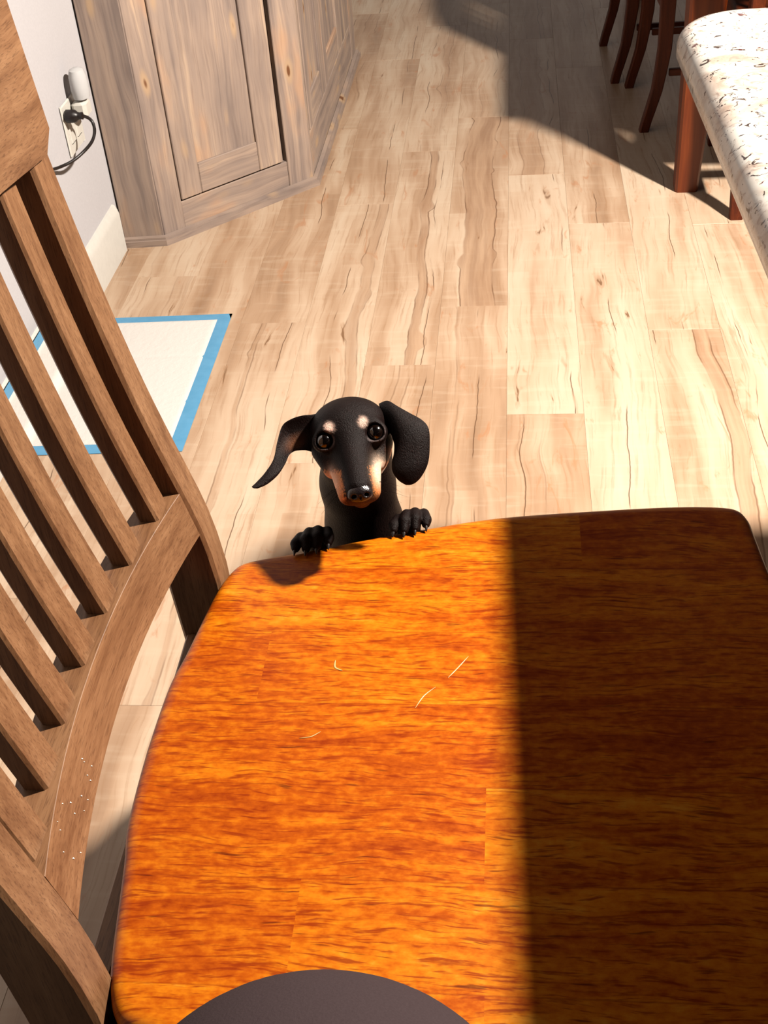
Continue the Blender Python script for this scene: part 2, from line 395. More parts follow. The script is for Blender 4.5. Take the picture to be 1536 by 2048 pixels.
# right face: two framed doors
board('stile', 2, .0, .022, .018, TOP - .02, -.02, 0)
board('stile', 2, 1.02, L2 + .01, .018, TOP - .02, -.02, 0)
board('kick_rail', 2, .0225, 1.0195, .018, .140, -.02, -.001, 1)
for t0, t1, zb in ((.024, .365, .150), (.369, .780, .150)):
    d2 = board('door', 2, t0 + .05, t1 - .07, zb + .07, .86, -.008, -.003)
    board('door_stile', 2, t0, t0 + .060, zb, .92, -.012, .004, 0, d2)
    board('door_stile', 2, t1 - .095, t1, zb, .92, -.012, .004, 0, d2)
    board('door_rail', 2, t0 + .0605, t1 - .0955, zb, zb + .085, -.012, .0035, 1, d2)
    board('door_rail', 2, t0 + .0605, t1 - .0955, .84, .92, -.012, .0035, 1, d2)
board('stile', 2, .785, 1.0195, .141, TOP - .02, -.02, -.0005)
# stepped base moulding, mitred round the corners
b = MB()
for za, zb, da in ((0, .016, 0.0), (.016, .024, .006)):
    o_, _ = inset(da); i_, _ = inset(.0175)
    for i in range(3):
        b.loft([[(*o_[i], za), (*i_[i], za), (*i_[i], zb), (*o_[i], zb - .002 if za else zb)], [(*o_[i + 1], za), (*i_[i + 1], za), (*i_[i + 1], zb), (*o_[i + 1], zb - .002 if za else zb)]])
b.V = [(x + .80, y - 3.6, z) for x, y, z in b.V]
o = b.obj('base_moulding', M_CAB, cab, 20); o['seed'] = 4.0; o['grain_across'] = 1.0

# ------------------------------------------------------------------ outlet, night light, plug and cord
out = empty('outlet_cover', (-1.043, 2.755, .40), label='white double outlet cover plate on the pale wall', cat='outlet')
b = MB(); b.cbox(0, .006, -.058, .058, -.060, .060, .003); b.obj('cover_plate', M_WPLAST, out)
for dy in (-.024, .024):
    b = MB(); b.cbox(.004, .0085, dy - .017, dy + .017, -.034, .034, .002); b.obj('socket', M_WPLAST, out)
nm = NT('clear_frosted_plastic'); nm.b.inputs['Transmission Weight'].default_value = .35; nm.b.inputs['IOR'].default_value = 1.2
M_CLEAR = nm.done((1.0, 1.0, 1.0), .25, .4)
fr = empty('plug_in_diffuser', (-1.034, 2.775, .43), label='clear and white plug-in diffuser above the black plug', cat='air freshener')
b = MB(); b.cbox(0, .036, -.024, .024, -.020, .022, .008); b.obj('plug_body', M_WPLAST, fr)
b = MB()
rings = []
for z, r in ((.0225, .012), (.026, .020), (.045, .0225), (.075, .0215), (.090, .017), (.094, .008)):
    rings.append([(.024 + r * .95 * math.cos(q), r * 1.15 * math.sin(q), z) for q in np.linspace(0, 2 * math.pi, 20, endpoint=False)])
b.loft(rings); b.obj('clear_reservoir', M_CLEAR, fr, 40)
cd = empty('power_cord', (-1.0345, 2.745, .375), label='black power cord plugged into the wall outlet', cat='cord')
b = MB(); ring = lambda x, r: [(x, r * math.cos(q), r * math.sin(q)) for q in np.linspace(0, 2 * math.pi, 8, endpoint=False)]
b.loft([ring(0, .013), ring(.003, .016), ring(.022, .0155), ring(.028, .010), ring(.034, .008), ring(.040, .009), ring(.042, .005)])
o = b.obj('plug', M_BLACK, cd, 50); o.location = (0, -.035, .060)
pts = [(-.995, 2.711, .435), (-.985, 2.722, .424), (-.978, 2.722, .412), (-.973, 2.706, .398), (-.975, 2.68, .385), (-.985, 2.642, .377), (-1.005, 2.609, .368), (-1.025, 2.568, .370), (-1.036, 2.478, .392), (-1.036, 2.347, .40), (-1.036, 2.0, .33), (-1.035, 1.5, .20), (-1.022, 1.2, .135), (-1.02, 1.1, .06), (-1.015, .9, .0045), (-1.0, .4, .0045)]
b = MB(); b.tube(catmull([np.array(p) - np.array((-1.0345, 2.745, .375)) for p in pts], 6), .0038, 8); b.obj('cable', M_BLACK, cd, 60)

# ------------------------------------------------------------------ absorbent puppy pad, its edge turned up on the baseboard
pad = empty('puppy_pad', (-.86, 2.255, 0), label='white quilted puppy pad with blue edges, run up against the baseboard', cat='pad')
def pad_strip(u):       # u: distance from the right edge; returns x, z of the sheet
    xr, fold, R = -.676, .322, .028
    if u < fold: return xr - u, .0
    a = (u - fold) / R
    if a < math.pi / 2: return xr - fold - R * math.sin(a), R * (1 - math.cos(a))
    return xr - fold - R, R + (u - fold - R * math.pi / 2)
def pad_sheet(u0, u1, v0, v1, lift, th, nu, nv, amp):
    U = np.linspace(u0, u1, nu); V = np.linspace(v0, v1, nv); top = []; bot = []
    r = np.random.RandomState(5)
    for u in U:
        for v in V:
            x, z = pad_strip(u); x2, z2 = pad_strip(u + .001); t = np.array([x2 - x, z2 - z]); t /= np.linalg.norm(t); nrm = np.array([-t[1], t[0]])
            if nrm[1] < 0 and abs(nrm[1]) > .01 or (abs(nrm[1]) <= .01 and nrm[0] < 0): nrm = -nrm
            e = min(u - u0, u1 - u, v - v0, v1 - v); k = lift + th * min(1, e / .006) + amp * (r.rand() - .5) * (e > .004)
            if amp: k -= .0012 * math.exp(-((v - 2.16) / .004) ** 2) + .0012 * math.exp(-((v - 2.345) / .004) ** 2)
            sk = (v - 2.255) * .012
            top.append((x + nrm[0] * k + .86, v - 2.255 + (u - .2) * -.03, z + nrm[1] * k)); bot.append((x + nrm[0] * .0012 + .86, v - 2.255 + (u - .2) * -.03, z + nrm[1] * .0012))
    F = []; o = len(top)
    g = lambda i, j: i * nv + j
    for i in range(nu - 1):
        for j in range(nv - 1): F.append((g(i, j), g(i + 1, j), g(i + 1, j + 1), g(i, j + 1))); F.append(tuple(o + q for q in (g(i, j), g(i, j + 1), g(i + 1, j + 1), g(i + 1, j))))
    rim = [g(i, 0) for i in range(nu)] + [g(nu - 1, j) for j in range(1, nv)] + [g(i, nv - 1) for i in range(nu - 2, -1, -1)] + [g(0, j) for j in range(nv - 2, 0, -1)]
    for a, c in zip(rim, rim[1:] + rim[:1]): F.append((a, c, o + c, o + a))
    return top + bot, F
n = NT('blue_film'); M_BLUE = n.done(n.mix(n.noise(n.obj(), 40, 3, .6), (.075, .33, .58), (.16, .46, .74)), .4, .4)
n = NT('white_quilted_paper'); h = n.noise(n.obj(), 95, 3, .6); n.bump(h, .5, .0025); M_PAPER = n.done((.86, .82, .77), .8, .2)
V, F = pad_sheet(0, .475, 1.972, 2.541, .0012, .0012, 60, 24, 0); mesh('backing_film', V, F, M_BLUE, pad, 60)
V, F = pad_sheet(.031, .450, 2.003, 2.512, .0026, .0024, 90, 80, .0006); mesh('absorbent_sheet', V, F, M_PAPER, pad, 60)

# ------------------------------------------------------------------ slat-back chair
FRAME = (M_FX, M_FY, M_FZ, M_SEAT)
CX, CY, SH = -.05, .7035, .58
XF = [(0, -.372), (.15, -.328), (.30, -.305), (.45, -.302), (.58, -.304), (.65, -.312), (.70, -.325), (.75, -.338), (.80, -.350), (.87, -.364), (.95, -.378), (1.03, -.390), (1.15, -.402)]
XR = [(0, -.405), (.15, -.366), (.30, -.352), (.45, -.354), (.50, -.357), (.58, -.361), (.65, -.366), (.73, -.374), (.80, -.385), (.87, -.396), (.95, -.408), (1.03, -.417), (1.15, -.430)]
ZS = sorted(set([z for z, _ in XF] + [.04, .08, .22, .38, .62, .675, .725, .775, .835, .91, .99, 1.09]))
def smooth_tab(tab, z):
    s = 0
    for d, w in ((-.03, 1), (-.015, 2), (0, 2), (.015, 2), (.03, 1)): s += w * lerp_tab(tab, min(max(z + d, 0), 1.16))
    return s / 8
bow = lambda y: .027 * max(0.0, 1 - ((y - CY) / .235) ** 2)
half = [(-.332, .7035), (-.331, .750), (-.3285, .79), (-.322, .826), (-.312, .898), (-.306, .928), (-.297, .951), (-.285, .962), (-.262, .970), (-.229, .979), (-.177, .995), (-.098, 1.018), (-.018, 1.037), (.089, 1.049), (.169, 1.055), (.215, 1.054), (.235, 1.048), (.244, 1.032), (.247, 1.005), (.2515, .953), (.262, .85), (.266, .7035)]
def outline():
    h = catmull(half, 5)
    far = h[:]; near = [np.array((p[0], 2 * CY - p[1])) for p in h[1:-1]][::-1]
    return far + near
def seat_mesh(wide=1.0):
    O = np.array(outline()); O[:, 1] = CY + np.clip(O[:, 1] - CY, -.2615 - .1 * wide, .2615 + .1 * wide); n = len(O); T = np.roll(O, -1, 0) - np.roll(O, 1, 0); T /= np.linalg.norm(T, axis=1)[:, None]
    N = np.stack([T[:, 1], -T[:, 0]], 1)
    if ((O - O.mean(0)) * N).sum() < 0: N = -N
    b = MB(); rings = []
    for ins, z in ((.014, SH - .034), (.006, SH - .032), (.0015, SH - .027), (0, SH - .020), (0, SH - .012), (.0012, SH - .007), (.004, SH - .003), (.009, SH - .0006), (.015, SH)):
        P = O - N * ins; rings.append([(p[0] - CX, p[1] - CY, z) for p in P])
    b.loft(rings); return b
def chair(label, cat='chair', group=None, wide=1.0, mats=None):
    M_FX, M_FY, M_FZ, M_SEAT = mats or FRAME
    root = empty('slat_back_chair', (CX, CY, 0), label=label, cat=cat, group=group)
    L = lambda P: [(x - CX, y - CY, z) for x, y, z in P]
    o = seat_mesh(wide).obj('seat', M_SEAT, root, 40)
    if not mats: o['label'] = 'orange stained solid wood seat with a rounded edge'
    for y0, y1 in ((CY - .2585, CY - .2185), (CY + .2185, CY + .2585)):
        b = MB(); c = .0035; rings = []
        for z in ZS:
            f, r = smooth_tab(XF, z), smooth_tab(XR, z)
            rings.append(L([(f, y0 + c, z), (f, y1 - c, z), (f - c, y1, z), (r + c, y1, z), (r, y1 - c, z), (r, y0 + c, z), (r + c, y0, z), (f - c, y0, z)]))
        b.loft(rings); b.obj('back_post', M_FZ, root, 35)
    # slats
    for k in range(7):
        y = CY + .0640 * (k - 3); w = .0165; b = MB(); c = .0025; rings = []
        for z in np.linspace(.665, 1.045, 14):
            f = smooth_tab(XF, z) - bow(y) - .0045; r = f - .020
            rings.append(L([(f, y - w + c, z), (f, y + w - c, z), (f - c, y + w, z), (r + c, y + w, z), (r, y + w - c, z), (r, y - w + c, z), (r + c, y - w, z), (f - c, y - w, z)]))
        b.loft(rings); b.obj('slat', M_FZ, root, 35)
    # bowed lower rail and crest rail
    def rail(name, z0, z1, fo, th, ya, yb, mat, round_end=False):
        b = MB(); c = .0004; rings = []
        for y in np.linspace(ya, yb, 25):
            B = bow(y); R = []
            e = 0.0
            if round_end:
                q = min(y - ya, yb - y)
                if q < .014: e = .014 - math.sqrt(max(0, .014 ** 2 - (.014 - q) ** 2))
            for z, kx in ((z0 + e + c, 0), (z0 + e, 1), (z0 + e, 2), (z0 + e + c, 3), (z1 - c, 3), (z1, 2), (z1, 1), (z1 - c, 0)):
                f = smooth_tab(XF, z) - B + fo
                R.append((f - (0, c, th - c, th)[kx], y, z))
            rings.append(L(R))
        b.loft(rings); return b.obj(name, mat, root, 35)
    rail('lower_rail', .645, .697, .001, .034, CY - .2185, CY + .2185, M_FY)
    ys = CY - .2635, CY + .2635
    rail('crest_rail', 1.032, 1.16, .006, .028, ys[0], ys[1], M_FY, True)
    # aprons and front legs
    b = MB(); b.cbox(-.352 - CX, -.330 - CX, -.2185, .2185, .435, .510, .002); b.obj('apron', M_FY, root)
    b = MB(); b.cbox(.205 - CX, .227 - CX, -.215 - .06 * wide, .215 + .06 * wide, .465, .546, .002); b.obj('apron', M_FY, root)
    for s in (-1, 1):
        b = MB(); b.cbox(-.303, .25, -.011, .011, .465, .546, .002, f=lambda x, y, z: (x, y + s * (.238 + (x + .303) * .075 * wide), z)); b.obj('apron', M_FX, root)
        b = MB(); cx, cy = .228 - CX, s * (.236 + .046 * wide); rings = []
        for z, h in ((0, .014), (.004, .0165), (.30, .020), (.546, .0235)):
            rings.append([(cx + a * h, cy + e * h, z) for a, e in ((-1, -.8), (-.8, -1), (.8, -1), (1, -.8), (1, .8), (.8, 1), (-.8, 1), (-1, .8))])
        b.loft(rings); b.obj('leg', M_FZ, root, 35)
        b = MB(); b.cbox(-.258, .262, -.009, .009, .20, .225, .002, f=lambda x, y, z: (x, y + s * (.236 + .007 * wide + (x + .258) * .07 * wide), z)); b.obj('stretcher', M_FX, root)
    return root
ch = chair('brown slat-back chair with a glossy orange seat, where the dog rests its paws')

# specks of dust on the lower rail
b = MB(); r_ = random.Random(8)
for i in range(16):
    y = CY - .19 + r_.random() * .10; z = .652 + r_.random() * .040; x = smooth_tab(XF, z) - bow(y) + .0012; h = .0004 + r_.random() * .0003
    b.add([(x + h - CX, y - CY, z), (x - .0006 - CX, y - CY - h, z - h), (x - .0006 - CX, y - CY + h, z - h), (x - .0006 - CX, y - CY + h, z + h), (x - .0006 - CX, y - CY - h, z + h)], [(0, 1, 2), (0, 2, 3), (0, 3, 4), (0, 4, 1), (4, 3, 2, 1)])
o = b.obj('dust_specks', M_WPLAST, ch, 0); o['kind'] = 'stuff'
# scratches on the seat
def scratch(pts, w):
    P = catmull([np.array((x, y, SH + .00035)) for x, y in pts], 8); b = MB(); rings = []
    for i, p in enumerate(P):
        t = P[min(i + 1, len(P) - 1)] - P[max(i - 1, 0)]; t /= np.linalg.norm(t); nn = np.array((-t[1], t[0], 0))
        ww = w * (.35 + .65 * math.sin(math.pi * (i + .5) / len(P)))
        rings.append([p + nn * ww - np.array((CX, CY, 0)), p + np.array((-CX, -CY, .0003)), p - nn * ww - np.array((CX, CY, 0)), p + np.array((-CX, -CY, -.0004))])
    b.loft(rings); o = b.obj('scratch', M_SCR, ch, 60); o['label'] = 'thin pale scratch in the seat finish'
M_SCR = mat_plain('pale_scratch', (.72, .46, .16), .5, .4, .05)
SCR = [([(-.046, .820), (-.056, .804), (-.064, .792)], .00055), ([(-.075, .780), (-.085, .769), (-.092, .754)], .0005),
       ([(-.172, .813), (-.171, .804), (-.164, .800)], .0008), ([(-.193, .716), (-.183, .718), (-.175, .724)], .0005)]
for pts, w in SCR:
    scratch(pts, w)

# ------------------------------------------------------------------ kitchen island with granite top
isl = empty('kitchen_island', (.9 + .043, .55 + .035, 0), .030, label='kitchen island with a speckled white granite counter and rounded edge', cat='counter')
def rrect(x0, x1, y0, y1, r, n=8):
    out = []
    for cx, cy, a in ((x1 - r, y1 - r, 0), (x0 + r, y1 - r, 90), (x0 + r, y0 + r, 180), (x1 - r, y0 + r, 270)):
        for i in range(n + 1):
            q = math.radians(a + 90 * i / n); out.append((cx + r * math.cos(q), cy + r * math.sin(q)))
    return out
b = MB(); rings = []; T = .058; rb = .024
prof = [(rb, .91 - T), (rb * .3, .91 - T + rb * .25), (0, .91 - T + rb * .9)] + [(rb * (1 - math.sin(a)), .91 - rb + rb * math.cos(a)) for a in np.linspace(math.pi / 2, 0, 7)] + [(rb * 1.5, .91)]
for ins, z in prof:
    rings.append([(x - .9, y - .55, z) for x, y in rrect(.192 + ins, 1.6 - ins, -.7 + ins, 1.672 - ins, .085 - ins * .6)])
b.loft(rings); b.obj('granite_top', M_GRAN, isl, 40)
b = MB(); b.cbox(.60 - .9, 1.55 - .9, -.65 - .55, 1.55 - .55, .0, .852, .004); b.obj('island_base', M_DARKCAB, isl)

# ------------------------------------------------------------------ dining table and chairs beyond
tb = empty('dining_table', (.95, 4.1, 0), label='dark red wooden dining table with tapered square legs, beyond the island', cat='table')
b = MB(); b.cbox(.404 - .95, 1.55 - .95, 3.12 - 4.1, 5.05 - 4.1, .735, .767, .006); b.obj('tabletop', M_RED, tb)
for sx in (-1, 1):
    for sy in (-1, 1):
        xo, yo = (.427 if sx < 0 else 1.51), (3.162 if sy < 0 else 5.01); rings = []
        for z, w in ((0, .058), (.004, .060), (.55, .094), (.735, .096)):
            a = [(0, .006), (.006, 0), (w - .006, 0), (w, .006), (w, w - .006), (w - .006, w), (.006, w), (0, w - .006)]
            rings.append([(xo - .95 - sx * p, yo - 4.1 - sy * q, z) for p, q in a])
        b = MB(); b.loft(rings); b.obj('leg', M_RED, tb, 35)
for x0, x1, y0, y1 in ((.445, .467, 3.26, 4.91), (1.47, 1.492, 3.26, 4.91), (.525, 1.41, 3.18, 3.202), (.525, 1.41, 4.97, 4.992)):
    b = MB(); b.cbox(x0 - .95, x1 - .95, y0 - 4.1, y1 - 4.1, .645, .735, .002); b.obj('apron', M_RED, tb)
K = .80
GRP = 'slat-back chairs at the dining table'
ch2 = chair('shade-darkened red slat-back chair at the table, its curved rear leg nearest the table leg', 'chair', GRP, 0.0, tuple(mat_frame('shaded_red_wood_' + q, q, (.55, .20, .09)) for q in 'xyzx'))  # frame and seat tint darkened to put the table's shade into the wood
for i, ((x, y), rz, lab) in enumerate((((.358 + .355 * K, 3.815), .04, None),
                        ((.300 + .355 * K, 4.245), .04, 'shade-darkened red slat-back chair at the table, farther of the two along its side'),
                        ((.579 + .2185 * K, 2.98 + .355 * K), math.pi / 2, 'shade-darkened red slat-back chair at the table end, one foot showing beside the counter'))):
    c = ch2 if i == 0 else copy_tree(ch2); c.location = (x, y, 0); c.rotation_euler.z = rz; c.scale = (K, K, K)
    if lab: c['label'] = lab

# ------------------------------------------------------------------ implicit surfaces (body of the dog, the sitter)
def sd_ell(P, c, r, R=None):
    q = P - c
    if R is not None: q = q @ R.T
    k0 = np.linalg.norm(q / r, axis=-1); k1 = np.linalg.norm(q / (np.array(r) ** 2), axis=-1)
    return k0 * (k0 - 1) / np.maximum(k1, 1e-9)
def sd_cone(P, a, b, r1, r2):
    ba = b - a; h = np.clip(((P - a) @ ba) / (ba @ ba), 0, 1)
    return np.linalg.norm(P - a - h[..., None] * ba, axis=-1) - (r1 + (r2 - r1) * h)
def field(prims, X, Y, Z):
    D = np.full((len(X), len(Y), len(Z)), 1.0, np.float32)
    for pr in prims:
        kind, k = pr[0], pr[-1]
        if kind in ('e', 'x'):
            c, r = np.array(pr[1], float), np.array(pr[2], float); m = r.max(); lo, hi = c - m, c + m; R = pr[3]
        else:
            a, b2 = np.array(pr[1], float), np.array(pr[2], float); m = max(pr[3], pr[4]); lo, hi = np.minimum(a, b2) - m, np.maximum(a, b2) + m
        pad_ = abs(k) * 2 + .012
        i0, i1 = np.searchsorted(X, (lo[0] - pad_, hi[0] + pad_)); j0, j1 = np.searchsorted(Y, (lo[1] - pad_, hi[1] + pad_)); k0, k1 = np.searchsorted(Z, (lo[2] - pad_, hi[2] + pad_))
        if i0 >= i1 or j0 >= j1 or k0 >= k1: continue
        P = np.stack(np.meshgrid(X[i0:i1], Y[j0:j1], Z[k0:k1], indexing='ij'), -1)
        d = sd_ell(P, c, r, R) if kind in ('e', 'x') else sd_cone(P, a, b2, pr[3], pr[4])
        s = D[i0:i1, j0:j1, k0:k1]
        if kind == 'x':
            h = np.clip(.5 - .5 * (s + d) / k, 0, 1); s[...] = s * (1 - h) + (-d) * h + k * h * (1 - h)
        else:
            h = np.clip(.5 + .5 * (d - s) / k, 0, 1) if k > 0 else (d > s) * 1.0
            s[...] = d * (1 - h) + s * h - k * h * (1 - h)
    return D
def surface_nets(D, X, Y, Z, relax=4):
    S = D < 0; nx, ny, nz = D.shape
    cell = np.zeros((nx - 1, ny - 1, nz - 1), np.uint8)
    for a in (0, 1):
        for b2 in (0, 1):
            for c in (0, 1): cell += S[a:nx - 1 + a, b2:ny - 1 + b2, c:nz - 1 + c]
    I = np.argwhere((cell > 0) & (cell < 8)); idx = np.full(cell.shape, -1, np.int64); idx[tuple(I.T)] = np.arange(len(I))
    acc = np.zeros((len(I), 3)); cnt = np.zeros(len(I)); G = (X, Y, Z)
    cor = [(a, b2, c) for a in (0, 1) for b2 in (0, 1) for c in (0, 1)]
    for p in cor:
        for ax in range(3):
            if p[ax]: continue
            q = list(p); q[ax] = 1
            ip, iq = I + p, I + q; d0 = D[tuple(ip.T)].astype(float); d1 = D[tuple(iq.T)].astype(float); m = (d0 < 0) != (d1 < 0)
            t = np.where(m, d0 / np.where(m, d0 - d1, 1), 0)
            pos = np.stack([G[i][ip[:, i]] for i in range(3)], 1); pos[:, ax] += t * (G[ax][iq[:, ax]] - G[ax][ip[:, ax]])
            acc[m] += pos[m]; cnt[m] += 1
    V = acc / cnt[:, None]; F = []
    for ax in range(3):
        u, w = (ax + 1) % 3, (ax + 2) % 3
        sl0 = [slice(None)] * 3; sl1 = [slice(None)] * 3; sl0[ax] = slice(0, -1); sl1[ax] = slice(1, None)
        a, b2 = S[tuple(sl0)], S[tuple(sl1)]; E = np.argwhere(a != b2)
        E = E[(E[:, u] > 0) & (E[:, w] > 0) & (E[:, u] < D.shape[u] - 1) & (E[:, w] < D.shape[w] - 1)]
        fl = a[tuple(E.T)]; qs = []
        for du, dw in ((0, 0), (1, 0), (1, 1), (0, 1)):
            c = E.copy(); c[:, u] -= du; c[:, w] -= dw; qs.append(idx[tuple(c.T)])
        Q4 = np.stack(qs, 1); Q4[~fl] = Q4[~fl][:, ::-1]; F.append(Q4)
    F = np.concatenate(F); F = F[(F >= 0).all(1)]
    E = np.concatenate([F[:, [0, 1]], F[:, [1, 2]], F[:, [2, 3]], F[:, [3, 0]]]); 
    for _ in range(relax):
        s = np.zeros_like(V); c = np.zeros(len(V))
        np.add.at(s, E[:, 0], V[E[:, 1]]); np.add.at(c, E[:, 0], 1); V = V * .45 + (s / np.maximum(c, 1)[:, None]) * .55
    return V, F
def big_mesh(name, V, F, mat, parent=None):
    me = bpy.data.meshes.new(name); me.vertices.add(len(V)); me.vertices.foreach_set('co', V.astype(np.float32).ravel())
    me.loops.add(F.size); me.loops.foreach_set('vertex_index', F.astype(np.int32).ravel())
    me.polygons.add(len(F)); me.polygons.foreach_set('loop_start', np.arange(0, F.size, 4, dtype=np.int32))
    me.update(calc_edges=True); me.validate()
    me.polygons.foreach_set('use_smooth', np.ones(len(me.polygons), bool)); me.materials.append(mat)
    o = bpy.data.objects.new(name, me); COL.objects.link(o)
    if parent is not None: o.parent = parent
    return o

# ------------------------------------------------------------------ dachshund
# head frame: a along the eye line, d from brow to nose, c out of the face; millimetres from the point between the eyes
HO = np.array((-.171, 1.029, .688)); CA = np.array(CM)
roll = math.radians(9.8)
HA = CA[:, 0] * math.cos(roll) + CA[:, 1] * math.sin(roll)
HD = CA[:, 0] * math.sin(roll) - CA[:, 1] * math.cos(roll)
HC = CA[:, 2]
HR = np.stack([HA, HD, HC])         # world -> head rows
def hp(a, d, c): return HO + (HA * a + HD * d + HC * c) * .001
mm = lambda *r: tuple(q * .001 for q in r)
prims = []
E_ = lambda a, d, c, r, k=6: prims.append(('e', hp(a, d, c), mm(*r), HR, k * .001))
C_ = lambda p, q, r1, r2, k=6: prims.append(('c', hp(*p), hp(*q), r1 * .001, r2 * .001, k * .001))
W_ = lambda p, q, r1, r2, k=.012: prims.append(('c', p, q, r1, r2, k))
E_(0, -12, -24, (41, 32, 40))                       # skull
E_(0, -6, -2, (33, 26, 20), 10)                     # forehead
C_((-27, 8, -16), (-22, 28, -6), 16, 12, 8); C_((27, 8, -16), (22, 28, -6), 16, 12, 8)      # cheeks
C_((0, 8, -2), (0.5, 56, 30), 23, 16, 10)         # muzzle
C_((0, 4, 8), (0.5, 52, 40), 15, 11, 8)             # bridge
C_((-13, 34, 10), (-10.5, 59, 29), 13, 11, 5); C_((13.5, 34, 10), (11, 59, 29), 13, 11, 5)        # upper lips
C_((0, 36, -14), (1, 63, 17), 17, 11.5, 3)          # lower jaw
E_(-22, -10, 10, (10, 7, 7), 6); E_(22, -10, 10, (10, 7, 7), 6)           # brows
EYES = ((-26.3, 0, 8.0), (26.3, 0, 8.0))
for ea, ed, ec in EYES:
    E_(ea, ed, ec, (13.2, 12.6, 11.8), 4)
for ea, ed, ec in EYES:
    prims.append(('x', hp(ea * 1.01, ed, ec + 10), mm(9.7, 9.2, 9.4), HR, .0010))
    prims.append(('x', hp(ea, ed, ec), mm(9.2, 9.2, 9.2), HR, .0005))
# neck, chest, trunk
nk0, nk1, ch0 = hp(3, 12, -36), np.array((-.1745, 1.068, .600)), np.array((-.1740, 1.084, .525))
prims.append(('c', nk0, nk1, .0385, .0395, .010)); prims.append(('c', nk1, ch0, .0395, .0440, .012))
W_(ch0, np.array((-.166, 1.135, .41)), .038, .064, .02); W_(np.array((-.166, 1.135, .41)), np.array((-.166, 1.185, .26)), .065, .052, .02)
W_(np.array((-.166, 1.185, .26)), np.array((-.166, 1.215, .185)), .050, .050, .02)
W_(np.array((-.1715, 1.060, .565)), np.array((-.168, 1.068, .50)), .024, .030, .012)
# hind legs
for s in (-1, 1):
    x = -.166 + s * .045
    W_(np.array((x, 1.21, .19)), np.array((x + s * .012, 1.150, .125)), .036, .026, .012)          # thigh, knee forward
    W_(np.array((x + s * .012, 1.150, .125)), np.array((x + s * .010, 1.232, .062)), .023, .014, .010)  # second thigh to hock
    W_(np.array((x + s * .010, 1.232, .062)), np.array((x + s * .010, 1.205, .018)), .0135, .0125, .008)
    for t in (-1.5, -.5, .5, 1.5):
        W_(np.array((x + s * .010 + t * .007, 1.200, .014)), np.array((x + s * .010 + t * .0085, 1.166 - .004 * (abs(t) < 1), .0085)), .009, .0075, .004)
tl = [np.array(p) for p in ((-.166, 1.245, .185), (-.168, 1.29, .14), (-.175, 1.35, .10), (-.185, 1.42, .085))]
for i in range(3): W_(tl[i], tl[i + 1], .013 - .0035 * i, .0095 - .0030 * i, .008)
# forelegs hooked over the seat edge
edge_y = lambda x: lerp_tab([(-.285, .962), (-.262, .970), (-.229, .979), (-.177, .995), (-.098, 1.018), (-.018, 1.037)], x)
CLAW = []
for s, px, fan in ((-1, -.2155, 0), (1, -.1135, 0)):
    ey = edge_y(px)
    W_(np.array((-.169 + s * .020, 1.095, .490)), np.array((px - s * .020, ey + .045, .455)), .022, .0165, .012)
    W_(np.array((px - s * .020, ey + .045, .455)), np.array((px - s * .004, ey + .019, .556)), .0165, .0115, .008)
    W_(np.array((px - s * .004, ey + .019, .556)), np.array((px, ey + .012, .5805)), .0115, .0115, .006)
    for t in (-1.5, -.5, .5, 1.5):
        x = px + t * .0112; inner = abs(t) < 1
        e2 = edge_y(x); z0 = .5880 + (.0030 if inner else -.0010)
        k0 = np.array((px + t * .0090, e2 + .013, z0 - .002)); k1 = np.array((x, e2 + .000, z0)); k2 = np.array((x, e2 - (.009 if inner else .005), .5853))
        W_(k0, k1, .0062, .0064, .0016); W_(k1, k2, .0062, .0050, .0008)
        CLAW.append((k2, np.array((x + t * .0006, k2[1] - .0085, .5818))))
X = np.arange(-.300, -.030, .0015); Y = np.concatenate([np.arange(.905, 1.165, .0015), np.arange(1.165, 1.45, .004)])
Z = np.concatenate([np.arange(-.004, .48, .004), np.arange(.48, .775, .0015)])
V, F = surface_nets(field(prims, X, Y, Z), X, Y, Z, 3)
V[:, 2] = np.maximum(V[:, 2], .0005)
# coat colouring: black with tan points
HQ = (V - HO) @ HR.T * 1000
a, d, c = HQ[:, 0], HQ[:, 1], HQ[:, 2]
ss = lambda v, e0, e1: (lambda t: t * t * (3 - 2 * t))(np.clip((v - e0) / (e1 - e0), 0, 1))
rs = np.random.RandomState(2); jit = rs.randn(len(V)) * .8
colr = np.tile(np.array((.0088, .0042, .0036)), (len(V), 1))
def paint(mask, col):
    global colr
    colr = colr * (1 - mask[:, None]) + np.array(col) * mask[:, None]
head = (c > -25) * 1.0
lt = ss(-a, 6, 14)
side = ss(np.abs(a) + jit * 1.3, 13.5, 16.5) * ss(d + np.abs(a) * .25 + jit * 1.6, 37, 40.5) * (1 - ss(d, 70, 80)) * head
paint(side * .97, (.58, .20, .055)); paint(side * lt * .9, (1.05, .44, .15))  # tan markings; left side painted brighter to offset the shade there
lip = ss(d + jit * .5, 62, 66) * (1 - ss(d, 74, 78)) * head * (np.abs(a) < 22)
paint(lip * .8, (.15, .055, .02))
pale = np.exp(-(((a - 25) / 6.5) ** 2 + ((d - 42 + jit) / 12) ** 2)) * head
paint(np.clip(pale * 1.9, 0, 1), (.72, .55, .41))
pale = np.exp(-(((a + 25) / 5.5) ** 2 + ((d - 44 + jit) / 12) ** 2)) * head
paint(np.clip(pale * 1.4, 0, .85), (1.5, .95, .68))  # left pale patch, its colour raised because that side is shaded
for ba, bd in ((-19.0, -12.5), (16.0, -12.0)):
    m = np.exp(-(((a - ba + jit * .6) / 4.6) ** 2 + ((d - bd + jit * .6) / 5.4) ** 2)) * (c > -6)
    paint(np.clip(m * 1.7 - .2, 0, 1), (.86, .62, .50))
